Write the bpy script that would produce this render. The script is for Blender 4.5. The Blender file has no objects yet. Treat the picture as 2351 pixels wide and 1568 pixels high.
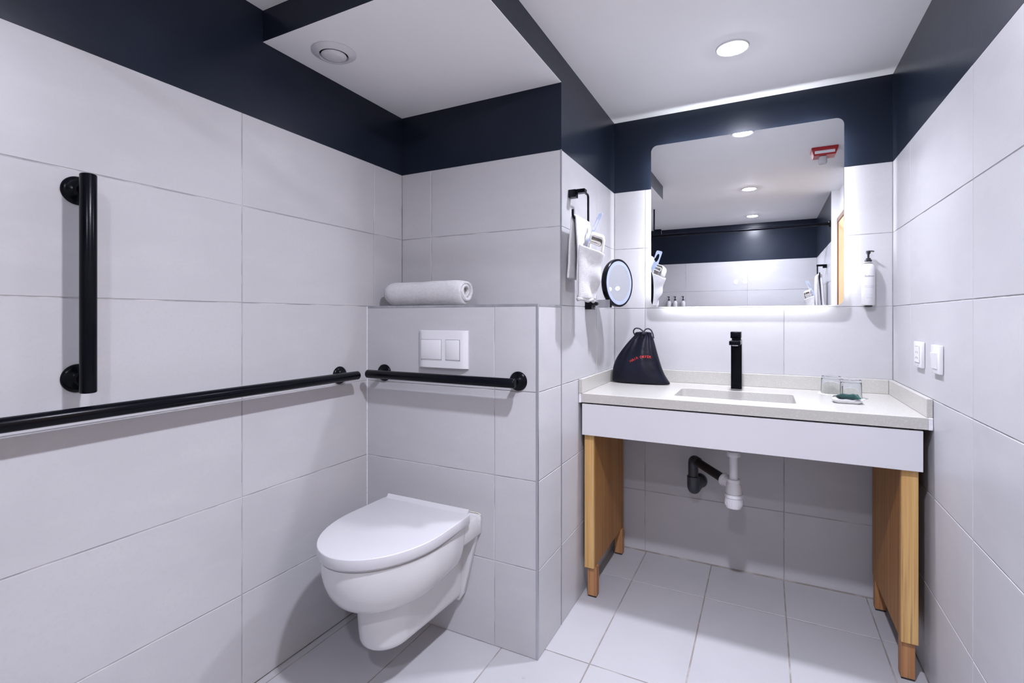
import bpy, bmesh, math, random
from mathutils import Vector, Matrix
from mathutils.bvhtree import BVHTree
from mathutils.geometry import tessellate_polygon
random.seed(7)
R = math.radians
SC = bpy.context.scene
COL = SC.collection

# ------------------------------------------------------------------ camera, world, exposure
H_CAM = 1.16
cam_d = bpy.data.cameras.new('camera')
cam = bpy.data.objects.new('camera', cam_d)
COL.objects.link(cam)
cam.location = (0, 0, H_CAM)
cam.rotation_euler = (R(90), 0, R(26.906))
cam_d.sensor_width = 36.0
cam_d.lens = 36.0 * 1142.26 / 2351.0
cam_d.shift_y = -(784.0 - 729.65) / 2351.0
cam_d.clip_start = 0.02
SC.camera = cam
world = bpy.data.worlds.new('world')
SC.world = world
world.use_nodes = True
world.node_tree.nodes['Background'].inputs[0].default_value = (0.8, 0.85, 1.0, 1)
world.node_tree.nodes['Background'].inputs[1].default_value = 0.02
SC.view_settings.view_transform = 'Standard'
SC.view_settings.look = 'None'
SC.view_settings.gamma = 1.0
SC.view_settings.use_curve_mapping = False
SC.view_settings.exposure = 0.03
SC.cycles.use_denoising = True
SC.cycles.adaptive_threshold = 0.05
SC.cycles.max_bounces = 8
SC.cycles.diffuse_bounces = 4
SC.cycles.glossy_bounces = 4
SC.cycles.transmission_bounces = 9
SC.cycles.sample_clamp_indirect = 6.0
SC.cycles.blur_glossy = 0.5
LAMPS = {'vanity': (390.0, 8.0), 'middle': (1280.0, 5.6), 'shower': (760.0, 1.8)}   # lens radiance, bulb watts
BULB_SPREAD = 110.0
LED_POWER = 80.0        # radiance of the strip behind the mirror
LAMP_COLOR = (0.965, 0.985, 1.15)
LED_COLOR = (0.95, 0.985, 1.06)

# ------------------------------------------------------------------ room dimensions (metres)
XL, XP, XR = -1.444, -0.684, 0.466
YB, Y2, YV, YK = 1.541, 1.760, 2.505, -0.86
YS = 1.069
ZS, ZC = 2.050, 2.152
ROWS = [0.0, 0.3014, 0.6036, 0.906, 1.2066, 1.5066, 1.797]
XD = 0.522              # wall plane in the door recess
YD0, YD1 = 0.33, 1.02   # door recess

# ------------------------------------------------------------------ materials
MATS = {}
def mat(name, color=(0.8, 0.8, 0.8), rough=0.5, metal=0.0, spec=0.5, noise=None, bump=None, trans=0.0, ior=1.5,
        emit=None, emit_s=0.0, coat=0.0, sheen=0.0, rand=0.0, sss=0.0):
    """noise: (scale, (r,g,b) second colour, low, high, stretch vector); bump: (scale, strength, distance)"""
    if name in MATS:
        return MATS[name]
    m = bpy.data.materials.new(name)
    m.use_nodes = True
    nt = m.node_tree
    b = nt.nodes['Principled BSDF']
    b.inputs['Base Color'].default_value = (*color, 1)
    b.inputs['Roughness'].default_value = rough
    b.inputs['Metallic'].default_value = metal
    b.inputs['IOR'].default_value = ior
    b.inputs['Specular IOR Level'].default_value = spec
    b.inputs['Transmission Weight'].default_value = trans
    b.inputs['Coat Weight'].default_value = coat
    b.inputs['Sheen Weight'].default_value = sheen
    if emit:
        b.inputs['Emission Color'].default_value = (*emit, 1)
        b.inputs['Emission Strength'].default_value = emit_s
    if noise or bump:
        tc = nt.nodes.new('ShaderNodeTexCoord')
        vec = tc.outputs['Object']
        oi = nt.nodes.new('ShaderNodeObjectInfo')
        sh = nt.nodes.new('ShaderNodeVectorMath'); sh.operation = 'MULTIPLY_ADD'
        cb = nt.nodes.new('ShaderNodeCombineXYZ')
        for i in range(3):
            nt.links.new(oi.outputs['Random'], cb.inputs[i])
        nt.links.new(cb.outputs[0], sh.inputs[0])
        sh.inputs[1].default_value = (17, 31, 23)
        nt.links.new(vec, sh.inputs[2])
        vec = sh.outputs[0]
    if noise:
        layers = noise if isinstance(noise, list) else [noise]
        prev = None
        for (scale, col2, lo, hi, stretch) in layers:
            mp = nt.nodes.new('ShaderNodeMapping')
            mp.inputs['Scale'].default_value = stretch
            nt.links.new(vec, mp.inputs['Vector'])
            n = nt.nodes.new('ShaderNodeTexNoise')
            n.inputs['Scale'].default_value = scale
            n.inputs['Detail'].default_value = 3
            nt.links.new(mp.outputs[0], n.inputs['Vector'])
            r = nt.nodes.new('ShaderNodeMapRange')
            r.inputs['From Min'].default_value = lo
            r.inputs['From Max'].default_value = hi
            nt.links.new(n.outputs['Fac'], r.inputs['Value'])
            mx = nt.nodes.new('ShaderNodeMix'); mx.data_type = 'RGBA'
            nt.links.new(r.outputs[0], mx.inputs['Factor'])
            if prev is None:
                mx.inputs['A'].default_value = (*color, 1)
            else:
                nt.links.new(prev, mx.inputs['A'])
            mx.inputs['B'].default_value = (*col2, 1)
            prev = mx.outputs['Result']
        if rand > 0:
            hv = nt.nodes.new('ShaderNodeHueSaturation')
            mr = nt.nodes.new('ShaderNodeMapRange')
            mr.inputs['To Min'].default_value = 1 - rand
            mr.inputs['To Max'].default_value = 1 + rand
            nt.links.new(oi.outputs['Random'], mr.inputs['Value'])
            nt.links.new(mr.outputs[0], hv.inputs['Value'])
            nt.links.new(prev, hv.inputs['Color'])
            prev = hv.outputs[0]
        nt.links.new(prev, b.inputs['Base Color'])
    if bump:
        scale, strength, dist = bump[:3]
        mp = nt.nodes.new('ShaderNodeMapping')
        mp.inputs['Scale'].default_value = bump[3] if len(bump) > 3 else (1, 1, 1)
        nt.links.new(vec, mp.inputs['Vector'])
        n = nt.nodes.new('ShaderNodeTexNoise')
        n.inputs['Scale'].default_value = scale
        n.inputs['Detail'].default_value = 2
        nt.links.new(mp.outputs[0], n.inputs['Vector'])
        bp = nt.nodes.new('ShaderNodeBump')
        bp.inputs['Strength'].default_value = strength
        bp.inputs['Distance'].default_value = dist
        nt.links.new(n.outputs['Fac'], bp.inputs['Height'])
        nt.links.new(bp.outputs[0], b.inputs['Normal'])
    MATS[name] = m
    return m

M_TILE = mat('wall tile cement', (0.475, 0.469, 0.483), 0.36, spec=0.4, rand=0.015,
             noise=[(2.2, (0.437, 0.430, 0.442), 0.42, 0.75, (1, 1, 1)), (16, (0.495, 0.487, 0.497), 0.5, 0.85, (0.4, 1, 1)),
                    (120, (0.445, 0.437, 0.449), 0.5, 0.95, (1, 1, 1))], bump=(160, 0.06, 0.001))
M_FLOOR = mat('floor tile cement', (0.435, 0.430, 0.446), 0.42, spec=0.35, rand=0.02,
              noise=[(2.6, (0.395, 0.389, 0.405), 0.42, 0.75, (1, 1, 1)), (140, (0.425, 0.418, 0.436), 0.5, 0.95, (1, 1, 1))],
              bump=(180, 0.08, 0.001))
M_GROUT = mat('wall grout', (0.33, 0.32, 0.33), 0.9, noise=(9, (0.52, 0.5, 0.5), 0.45, 0.6, (1, 1, 1)))
M_FGROUT = mat('floor grout', (0.25, 0.22, 0.20), 0.9, noise=(11, (0.40, 0.37, 0.35), 0.45, 0.65, (1, 1, 1)))
M_NAVY = mat('navy satin paint', (0.0105, 0.0150, 0.026), 0.28, spec=0.2, noise=(5, (0.0125, 0.0175, 0.030), 0.4, 0.7, (1, 1, 1)),
             bump=(35, 0.05, 0.004))
M_WHITE = mat('white ceiling paint', (0.87, 0.87, 0.875), 0.75, spec=0.2, noise=(3, (0.85, 0.85, 0.855), 0.4, 0.7, (1, 1, 1)),
              bump=(60, 0.04, 0.002))
M_PLASTIC = mat('white plastic', (0.68, 0.675, 0.69), 0.32, noise=(4, (0.67, 0.665, 0.68), 0.4, 0.6, (1, 1, 1)))
M_CERAMIC = mat('white ceramic', (0.565, 0.56, 0.565), 0.14, coat=0.2, noise=(3, (0.555, 0.55, 0.555), 0.4, 0.6, (1, 1, 1)))
M_SEAT = mat('white thermoset seat', (0.53, 0.525, 0.545), 0.38, noise=(3, (0.52, 0.515, 0.535), 0.4, 0.6, (1, 1, 1)))
M_BLACK = mat('matt black metal', (0.0015, 0.002, 0.004), 0.24, spec=0.13, noise=(30, (0.002, 0.0025, 0.005), 0.4, 0.6, (1, 1, 1)))
M_BLACKP = mat('black plastic', (0.010, 0.010, 0.012), 0.35, noise=(30, (0.013, 0.013, 0.016), 0.4, 0.6, (1, 1, 1)))
M_PIPE = mat('dark grey pipe', (0.028, 0.032, 0.042), 0.45, noise=(20, (0.035, 0.04, 0.05), 0.4, 0.6, (1, 1, 1)))
M_CHROME = mat('chrome', (0.75, 0.75, 0.77), 0.12, metal=1.0, noise=(4, (0.72, 0.72, 0.75), 0.4, 0.6, (1, 1, 1)))
M_ALU = mat('brushed aluminium trim', (0.50, 0.51, 0.54), 0.38, metal=0.85, noise=(40, (0.44, 0.45, 0.48), 0.4, 0.6, (1, 1, 0.05)))
M_QUARTZ = mat('cream quartz', (0.47, 0.455, 0.42), 0.25, noise=[(420, (0.385, 0.365, 0.325), 0.55, 0.72, (1, 1, 1)), (200, (0.54, 0.53, 0.50), 0.55, 0.75, (1, 1, 1))])
M_LAMINATE = mat('white laminate', (0.60, 0.59, 0.61), 0.4, noise=(3, (0.59, 0.58, 0.60), 0.4, 0.6, (1, 1, 1)))
M_TOWEL = mat('white terry cloth', (0.66, 0.65, 0.66), 0.95, spec=0.1, sheen=0.25, noise=(90, (0.60, 0.59, 0.60), 0.45, 0.7, (1, 1, 1)), bump=(420, 0.9, 0.004))
M_CLOTH = mat('cream face cloth', (0.68, 0.655, 0.61), 0.95, spec=0.1, sheen=0.2, noise=(90, (0.63, 0.605, 0.56), 0.45, 0.7, (1, 1, 1)), bump=(420, 0.5, 0.002))
M_MIRROR = mat('mirror silver', (0.86, 0.875, 0.885), 0.0, metal=1.0, noise=(1, (0.86, 0.875, 0.885), 0.4, 0.6, (1, 1, 1)))
M_LAMPS = {n: mat('lamp lens ' + n, (0.9, 0.9, 0.9), 0.4, emit=LAMP_COLOR, emit_s=k[0]) for n, k in LAMPS.items()}
M_LED = mat('led strip', (0.9, 0.9, 0.9), 0.4, emit=LED_COLOR, emit_s=LED_POWER)
M_ICONW = mat('lit icon white', (0.9, 0.9, 0.9), 0.4, emit=(0.85, 0.85, 1.0), emit_s=0.8)
M_ICONY = mat('lit icon warm', (0.9, 0.9, 0.9), 0.4, emit=(1.0, 0.88, 0.74), emit_s=0.8)
M_GLASS = mat('clear glass', (0.97, 0.99, 0.98), 0.0, trans=1.0, ior=1.45)
M_FROST = mat('frosted ring', (0.33, 0.37, 0.48), 0.25, noise=(5, (0.35, 0.39, 0.5), 0.4, 0.6, (1, 1, 1)))
M_BAG = mat('navy nylon', (0.004, 0.005, 0.011), 0.33, spec=0.2, noise=(12, (0.007, 0.008, 0.017), 0.4, 0.65, (1, 1, 1)), bump=(26, 0.35, 0.006))
M_CORD = mat('black cord', (0.008, 0.009, 0.014), 0.7, noise=(200, (0.02, 0.02, 0.03), 0.45, 0.6, (1, 1, 1)))
M_RED = mat('red thread', (0.62, 0.02, 0.015), 0.6, noise=(300, (0.45, 0.015, 0.01), 0.45, 0.6, (1, 1, 1)))
M_REDP = mat('red plastic', (0.42, 0.012, 0.016), 0.3, noise=(10, (0.40, 0.012, 0.016), 0.4, 0.6, (1, 1, 1)))
M_INK = mat('dark print', (0.03, 0.03, 0.04), 0.6, noise=(50, (0.04, 0.04, 0.05), 0.4, 0.6, (1, 1, 1)))
M_INKL = mat('grey print', (0.33, 0.33, 0.38), 0.6, noise=(50, (0.36, 0.36, 0.4), 0.4, 0.6, (1, 1, 1)))
M_INKB = mat('pale blue print', (0.45, 0.55, 0.70), 0.6, noise=(50, (0.5, 0.6, 0.72), 0.4, 0.6, (1, 1, 1)))
M_CARD = mat('pale blue card', (0.50, 0.58, 0.80), 0.6, noise=(20, (0.53, 0.60, 0.81), 0.4, 0.6, (1, 1, 1)))
M_PAPER = mat('white paper', (0.82, 0.81, 0.83), 0.8, noise=(40, (0.80, 0.79, 0.81), 0.4, 0.6, (1, 1, 1)))
M_GREEN = mat('green foil', (0.003, 0.036, 0.031), 0.22, noise=(25, (0.008, 0.085, 0.075), 0.5, 0.7, (1, 1, 1)), bump=(60, 0.5, 0.004))
M_DARK = mat('dark void', (0.01, 0.01, 0.01), 0.9, noise=(5, (0.012, 0.012, 0.012), 0.4, 0.6, (1, 1, 1)))
M_DOOR = mat('pale oak veneer', (0.62, 0.42, 0.20), 0.45, noise=(6, (0.52, 0.33, 0.14), 0.4, 0.7, (14, 14, 0.5)))
M_DOORFR = mat('brown door frame', (0.20, 0.10, 0.045), 0.5, noise=(6, (0.15, 0.075, 0.03), 0.4, 0.7, (14, 14, 0.5)))
M_CREAM = mat('cream sealant', (0.72, 0.68, 0.58), 0.6, noise=(60, (0.60, 0.54, 0.42), 0.5, 0.7, (1, 1, 1)))
M_CAULK = mat('white sealant', (0.72, 0.71, 0.74), 0.7, noise=(90, (0.62, 0.60, 0.64), 0.5, 0.7, (1, 1, 1)), bump=(120, 0.6, 0.004))

def wood(name, c1, c2, c3, freq):
    m = bpy.data.materials.new(name); m.use_nodes = True
    nt = m.node_tree; b = nt.nodes['Principled BSDF']
    b.inputs['Roughness'].default_value = 0.5
    b.inputs['Specular IOR Level'].default_value = 0.35
    tc = nt.nodes.new('ShaderNodeTexCoord')
    mp = nt.nodes.new('ShaderNodeMapping'); mp.inputs['Scale'].default_value = (1, 1, 0.03)
    nt.links.new(tc.outputs['Object'], mp.inputs['Vector'])
    n1 = nt.nodes.new('ShaderNodeTexNoise'); n1.inputs['Scale'].default_value = freq; n1.inputs['Detail'].default_value = 5
    nt.links.new(mp.outputs[0], n1.inputs['Vector'])
    r1 = nt.nodes.new('ShaderNodeValToRGB')
    r1.color_ramp.elements[0].position = 0.36; r1.color_ramp.elements[0].color = (*c1, 1)
    r1.color_ramp.elements[1].position = 0.62; r1.color_ramp.elements[1].color = (*c2, 1)
    nt.links.new(n1.outputs['Fac'], r1.inputs[0])
    mp2 = nt.nodes.new('ShaderNodeMapping'); mp2.inputs['Scale'].default_value = (1, 1, 0.012)
    nt.links.new(tc.outputs['Object'], mp2.inputs['Vector'])
    n2 = nt.nodes.new('ShaderNodeTexNoise'); n2.inputs['Scale'].default_value = freq * 3.2; n2.inputs['Detail'].default_value = 3
    nt.links.new(mp2.outputs[0], n2.inputs['Vector'])
    r2 = nt.nodes.new('ShaderNodeMapRange'); r2.inputs['From Min'].default_value = 0.52; r2.inputs['From Max'].default_value = 0.72
    nt.links.new(n2.outputs['Fac'], r2.inputs['Value'])
    mx = nt.nodes.new('ShaderNodeMix'); mx.data_type = 'RGBA'
    nt.links.new(r2.outputs[0], mx.inputs['Factor'])
    nt.links.new(r1.outputs[0], mx.inputs['A']); mx.inputs['B'].default_value = (*c3, 1)
    nt.links.new(mx.outputs['Result'], b.inputs['Base Color'])
    return m
M_WOOD = wood('oak veneer', (0.31, 0.130, 0.030), (0.40, 0.190, 0.052), (0.22, 0.085, 0.020), 38)
M_WOODE = wood('oak edge band', (0.50, 0.29, 0.10), (0.60, 0.38, 0.155), (0.34, 0.18, 0.062), 60)
M_LEG = wood('reddish leg wood', (0.33, 0.155, 0.062), (0.43, 0.215, 0.092), (0.24, 0.105, 0.042), 45)

# ------------------------------------------------------------------ mesh helpers
def link(name, bm, m, parent=None, smooth=None, loc=None):
    me = bpy.data.meshes.new(name)
    bmesh.ops.recalc_face_normals(bm, faces=bm.faces[:])
    bm.to_mesh(me); bm.free()
    me.materials.append(m)
    if smooth is not None:
        me.shade_smooth()
        me.set_sharp_from_angle(angle=R(smooth))
    o = bpy.data.objects.new(name, me)
    COL.objects.link(o)
    if loc: o.location = loc
    if parent: o.parent = parent
    return o

def tag(o, label, cat=None, group=None, kind=None):
    if label: o['label'] = label
    if cat: o['category'] = cat
    if group: o['group'] = group
    if kind: o['kind'] = kind
    return o

def thing(name, label, cat, loc=(0, 0, 0), group=None, rotz=0.0):
    o = bpy.data.objects.new(name, None)
    COL.objects.link(o)
    o.location = loc; o.rotation_euler = (0, 0, rotz)
    o.empty_display_size = 0.05
    return tag(o, label, cat, group)

def box(x0, x1, y0, y1, z0, z1, bev=0.0, seg=2, bm=None):
    new = bm is None
    t = bmesh.new()
    bmesh.ops.create_cube(t, size=1.0)
    for v in t.verts:
        v.co = Vector(((x0 + x1) / 2 + v.co.x * (x1 - x0), (y0 + y1) / 2 + v.co.y * (y1 - y0), (z0 + z1) / 2 + v.co.z * (z1 - z0)))
    if bev > 0:
        bmesh.ops.bevel(t, geom=t.edges[:], offset=bev, segments=seg, affect='EDGES', profile=0.5)
    if new:
        return t
    return merge(bm, t)

def merge(bm, t, M=None):
    vm = {}
    for v in t.verts:
        vm[v] = bm.verts.new(M @ v.co if M else v.co)
    for f in t.faces:
        try: bm.faces.new([vm[v] for v in f.verts])
        except ValueError: pass
    t.free()
    return bm

def xform(bm, M):
    bmesh.ops.transform(bm, matrix=M, verts=bm.verts[:])
    return bm

def loft(rings, cap0=True, cap1=True, closed=True, bm=None):
    bm = bm or bmesh.new()
    vs = [[bm.verts.new(p) for p in r] for r in rings]
    n = len(rings[0])
    for a, b in zip(vs[:-1], vs[1:]):
        for i in range(n if closed else n - 1):
            j = (i + 1) % n
            try: bm.faces.new((a[i], a[j], b[j], b[i]))
            except ValueError: pass
    if cap0: bm.faces.new(list(reversed(vs[0])))
    if cap1: bm.faces.new(vs[-1])
    return bm

def lathe(profile, n=32, axis='Z', origin=(0, 0, 0), bm=None):
    """profile: list of (r, h); axis Z up, 'X', 'Y' along those axes."""
    rings = []
    o = Vector(origin)
    for r, h in profile:
        ring = []
        for i in range(n):
            a = 2 * math.pi * i / n
            c, s = r * math.cos(a), r * math.sin(a)
            p = {'Z': (c, s, h), 'X': (h, c, s), 'Y': (c, h, s)}[axis]
            ring.append(o + Vector(p))
        rings.append(ring)
    return loft(rings, profile[0][0] > 1e-6, profile[-1][0] > 1e-6, True, bm)

def tube(path, r, n=14, caps=True, bm=None, rs=None):
    pts = [Vector(p) for p in path]
    rings = []
    up = None
    for i, p in enumerate(pts):
        t = (pts[min(i + 1, len(pts) - 1)] - pts[max(i - 1, 0)]).normalized()
        if up is None:
            up = Vector((0, 0, 1)) if abs(t.z) < 0.9 else Vector((1, 0, 0))
            up = (up - t * up.dot(t)).normalized()
        else:
            up = (up - t * up.dot(t)).normalized()
        sd = t.cross(up)
        rr = rs[i] if rs else r
        rings.append([p + (up * math.cos(2 * math.pi * k / n) + sd * math.sin(2 * math.pi * k / n)) * rr for k in range(n)])
    return loft(rings, caps, caps, True, bm)

def arc_path(pts, rad, seg=6):
    """polyline with rounded corners"""
    P = [Vector(p) for p in pts]
    out = [P[0]]
    for i in range(1, len(P) - 1):
        a = (P[i - 1] - P[i]).normalized(); b = (P[i + 1] - P[i]).normalized()
        ang = a.angle(b)
        d = min(rad / math.tan(ang / 2), (P[i - 1] - P[i]).length * 0.49, (P[i + 1] - P[i]).length * 0.49)
        s, e = P[i] + a * d, P[i] + b * d
        for k in range(seg + 1):
            t = k / seg
            out.append(s.lerp(P[i], t).lerp(P[i].lerp(e, t), t))
    out.append(P[-1])
    return out

def rrect(cx, cz, w, h, r, seg=6):
    pts = []
    for (sx, sz, a0) in ((1, 1, 0), (-1, 1, 90), (-1, -1, 180), (1, -1, 270)):
        for k in range(seg + 1):
            a = R(a0 + 90 * k / seg)
            pts.append((cx + sx * (w / 2 - r) + r * math.cos(a), cz + sz * (h / 2 - r) + r * math.sin(a)))
    return pts

def prism(poly, fn, d0, d1, bev=0.0, bm=None):
    """poly list of 2D, fn(a,b,d)->3D"""
    t = loft([[Vector(fn(a, b, d0)) for a, b in poly], [Vector(fn(a, b, d1)) for a, b in poly]])
    if bev > 0:
        es = [e for e in t.edges if len(e.link_faces) == 2 and any(len(f.verts) > 4 or len(poly) <= 4 for f in e.link_faces)]
        bmesh.ops.bevel(t, geom=es, offset=bev, segments=2, affect='EDGES', profile=0.5)
    if bm is None: return t
    return merge(bm, t)

XZ = lambda a, b, d: (a, d, b)      # polygon in x,z extruded along y
YZ = lambda a, b, d: (d, a, b)
XY = lambda a, b, d: (a, b, d)

def sheet(fn, nu, nv, name, m, parent, thick=0.006, sub=1, smooth=180, offset=0.0):
    bm = bmesh.new()
    g = [[bm.verts.new(fn(i / nu, j / nv)) for j in range(nv + 1)] for i in range(nu + 1)]
    for i in range(nu):
        for j in range(nv):
            bm.faces.new((g[i][j], g[i + 1][j], g[i + 1][j + 1], g[i][j + 1]))
    o = link(name, bm, m, parent, smooth=smooth)
    s = o.modifiers.new('thickness', 'SOLIDIFY'); s.thickness = thick; s.offset = offset
    if sub:
        d = o.modifiers.new('smooth', 'SUBSURF'); d.levels = sub; d.render_levels = sub
    return o

def text_bm(body, size, spacing=1.0, shear=0.0):
    c = bpy.data.curves.new('t', 'FONT')
    c.body = body; c.size = size; c.align_x = 'CENTER'; c.align_y = 'CENTER'
    c.space_character = spacing; c.shear = shear; c.resolution_u = 3
    o = bpy.data.objects.new('t', c)
    COL.objects.link(o)
    dg = bpy.context.evaluated_depsgraph_get()
    me = bpy.data.meshes.new_from_object(o.evaluated_get(dg))
    bm = bmesh.new(); bm.from_mesh(me)
    bpy.data.objects.remove(o); bpy.data.curves.remove(c); bpy.data.meshes.remove(me)
    return bm

# ------------------------------------------------------------------ tiled surfaces
GAP, TT = 0.0032, 0.0016        # joint width, how far a tile stands proud of the grout
TILE_MESH = {}
def tile_mesh(w, h, m, key):
    k = (round(w, 4), round(h, 4), key)
    if k not in TILE_MESH:
        bm = bmesh.new()
        b = 0.0009
        lo = [Vector((sx * w / 2, sy * h / 2, -TT)) for sx, sy in ((-1, -1), (1, -1), (1, 1), (-1, 1))]
        mi = [Vector((v.x, v.y, -b)) for v in lo]
        hi = [Vector((sx * (w / 2 - b), sy * (h / 2 - b), 0)) for sx, sy in ((-1, -1), (1, -1), (1, 1), (-1, 1))]
        loft([lo, mi, hi], True, True, True, bm)
        bmesh.ops.recalc_face_normals(bm, faces=bm.faces[:])
        me = bpy.data.meshes.new('tile'); bm.to_mesh(me); bm.free()
        me.materials.append(m)
        TILE_MESH[k] = me
    return TILE_MESH[k]

def tile_face(parent, origin, ua, va, us, vs, m=M_TILE, key='w', gap=GAP, skip=None):
    """tiles between grid lines us (along ua) and vs (along va); face normal = ua x va"""
    ua, va = Vector(ua), Vector(va)
    n = ua.cross(va)
    rot = Matrix((ua, va, n)).transposed().to_4x4()
    for a, b in zip(us[:-1], us[1:]):
        for c, d in zip(vs[:-1], vs[1:]):
            w, h = b - a - gap, d - c - gap
            if w < 0.004 or h < 0.004 or (skip and skip((a + b) / 2, (c + d) / 2)):
                continue
            o = bpy.data.objects.new('tile', tile_mesh(w, h, m, key))
            COL.objects.link(o)
            p = Vector(origin) + ua * (a + b) / 2 + va * (c + d) / 2 + n * random.uniform(-0.0002, 0.0003)
            o.matrix_world = Matrix.Translation(p) @ rot
            o.parent = parent

def struct(name, bm, m, label=None):
    o = link(name, bm, m)
    return tag(o, label, kind='structure')

# floor
floor = struct('floor', box(XL - 0.08, XD + 0.1, YK - 0.08, YV + 0.08, -0.08, -TT), M_FGROUT, 'pale grey tiled bathroom floor')
fx = [XL, -1.413, -1.125, -0.825, -0.523, -0.222, 0.075, 0.376, XR]
fy = [YK, -0.80, -0.20, 0.40, 1.0, 1.605, 2.2, YV]
tile_face(floor, (0, 0, 0), (1, 0, 0), (0, 1, 0), fx, fy, M_FLOOR, 'f', 0.0042,
          skip=lambda x, y: x < XP - 0.02 and y > 1.61)
tile_face(floor, (0, 0, 0), (1, 0, 0), (0, 1, 0), [XR, XD], [YD0, YD1], M_FLOOR, 'f', 0.0042)

for x, y, r_ in ((-0.692, 1.447, 0.0055), (-0.604, 1.509, 0.003)):
    link('dried_spot', lathe([(0.0, 0.0006), (r_ * 0.8, 0.0006), (r_, 0.0003)], 14, origin=(x, y, 0.0)), M_GROUT, floor)

# left wall
w = struct('wall_left', box(XL - 0.08, XL - TT, YK - 0.08, YV + 0.08, 0, ZC), M_GROUT, 'grey tiled wall with navy painted band above the grab bars')
cols = [YK, -0.804, -0.204, 0.396, 0.9964, 1.5811, Y2]
colsb = [YK, -0.804, -0.204, 0.396, 0.9964, YB]
# left wall faces +x : ua = +y, va = +z -> normal +x
tile_face(w, (XL, 0, 0), (0, 1, 0), (0, 0, 1), colsb, ROWS[:5])
tile_face(w, (XL, 0, 0), (0, 1, 0), (0, 0, 1), cols, ROWS[4:])
link('painted_band', box(XL - TT, XL - 0.0002, YK, Y2 + 0.001, ROWS[-1] - 0.001, ZC), M_NAVY, w)

# cistern boxing behind the toilet
w = struct('wall_cistern', box(XL, XP - TT, YB + TT, Y2, 0, ROWS[4] - TT), M_GROUT, 'low tiled boxing wall behind the toilet with a ledge')
tile_face(w, (0, YB, 0), (1, 0, 0), (0, 0, 1), [XL, -0.852, XP - 0.006], ROWS[:4] + [ROWS[4] - 0.006])
tile_face(w, (XP, 0, 0), (0, 1, 0), (0, 0, 1), [YB + 0.006, Y2 - 0.004], ROWS[:4] + [ROWS[4] - 0.006])
tile_face(w, (0, 0, ROWS[4]), (1, 0, 0), (0, 1, 0), [XL, -0.852, XP - 0.006], [YB + 0.006, Y2])
def trim(n, bm, label):
    return tag(link('trim_%d' % n, bm, M_ALU), label, kind='structure')
bm = box(XL + 0.001, XP + 0.0006, YB - 0.0008, YB + 0.008, ROWS[4] - 0.0075, ROWS[4] + 0.0012, 0.0006, 1)
box(XP - 0.008, XP + 0.0008, YB + 0.008, Y2 - 0.001, ROWS[4] - 0.0075, ROWS[4] + 0.0012, 0.0006, 1, bm)
trim(1, bm, 'metal edge trim along the toilet ledge')
trim(2, box(XP - 0.0075, XP + 0.0008, YB - 0.0008, YB + 0.0075, 0.0, ROWS[4] - 0.0078, 0.0006, 1), 'vertical metal corner trim of the toilet boxing')
link('sealant_bead', tube([(XL + 0.001, YB - 0.001, 0.0), (XL + 0.001, YB - 0.001, ROWS[4])], 0.0022, 8), M_CAULK, w, smooth=60)
# solid partition between the toilet alcove and the vanity niche
w = struct('wall_partition', box(XL, XP - TT, Y2 + TT, YV + 0.08, 0, ZC), M_GROUT, 'tiled partition wall beside the vanity')
tile_face(w, (0, Y2, 0), (1, 0, 0), (0, 0, 1), [XL, -1.284, XP - 0.004], ROWS[4:])
tile_face(w, (XP, 0, 0), (0, 1, 0), (0, 0, 1), [Y2 + 0.004, 2.2, YV], ROWS)
bm = box(XL, XP - TT, Y2 + 0.0002, Y2 + TT, ROWS[-1] - 0.001, ZS)
box(XP - TT, XP - 0.0002, Y2 + 0.0002, YV, ROWS[-1] - 0.001, ZC, bm=bm)
link('painted_band', bm, M_NAVY, w)
trim(3, box(XP - 0.004, XP + 0.001, Y2 - 0.001, Y2 + 0.004, 0.0, ROWS[-1], 0.0005, 1), 'thin metal corner trim between toilet and vanity')
# vanity (back) wall
w = struct('wall_back', box(XP, XR, YV + TT, YV + 0.08, 0, ZC), M_GROUT, 'tiled wall behind the vanity mirror')
tile_face(w, (0, YV, 0), (1, 0, 0), (0, 0, 1), [XP, -0.530, 0.0769, XR], ROWS)
link('painted_band', box(XP, XR, YV + 0.0002, YV + TT, ROWS[-1] - 0.001, ZC), M_NAVY, w)
link('sealant_bead', tube([(XP, YV - 0.001, 0.001), (XR, YV - 0.001, 0.001)], 0.004, 8), M_FGROUT, w, smooth=60)
# right wall (faces -x: ua = -y)
w = struct('wall_right', box(XR + TT, XR + 0.12, YD1, YV + 0.08, 0, ZC), M_GROUT, 'tiled wall with the socket and switch')
tile_face(w, (XR, 0, 0), (0, -1, 0), (0, 0, 1), [-YV, -2.235, -1.635, -YD1 - 0.004], ROWS)
link('painted_band', box(XR + 0.0002, XR + TT, YD1, YV, ROWS[-1] - 0.001, ZC), M_NAVY, w)
w = struct('wall_shower', box(XR + TT, XR + 0.12, YK - 0.08, YD0, 0, ZC), M_GROUT, 'tiled shower side wall seen in the mirror')
RK = [0.0, 0.24, 0.543, 0.845, 1.147, 1.449, 1.762]
tile_face(w, (XR, 0, 0), (0, -1, 0), (0, 0, 1), [-YD0 + 0.004, 0.20, 0.80, -YK], RK)
link('painted_band', box(XR + 0.0002, XR + TT, YK, YD0, RK[-1] - 0.001, ZC), M_NAVY, w)
w = struct('wall_entry', box(XD, XD + 0.1, YD0 - 0.04, YD1 + 0.04, 0, ZC), M_WHITE, 'white painted wall around the oak door')
link('jamb_face', box(XR + 0.0004, XD + 0.05, YD0, YD0 + 0.004, 0, ZC), M_WHITE, w)
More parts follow.
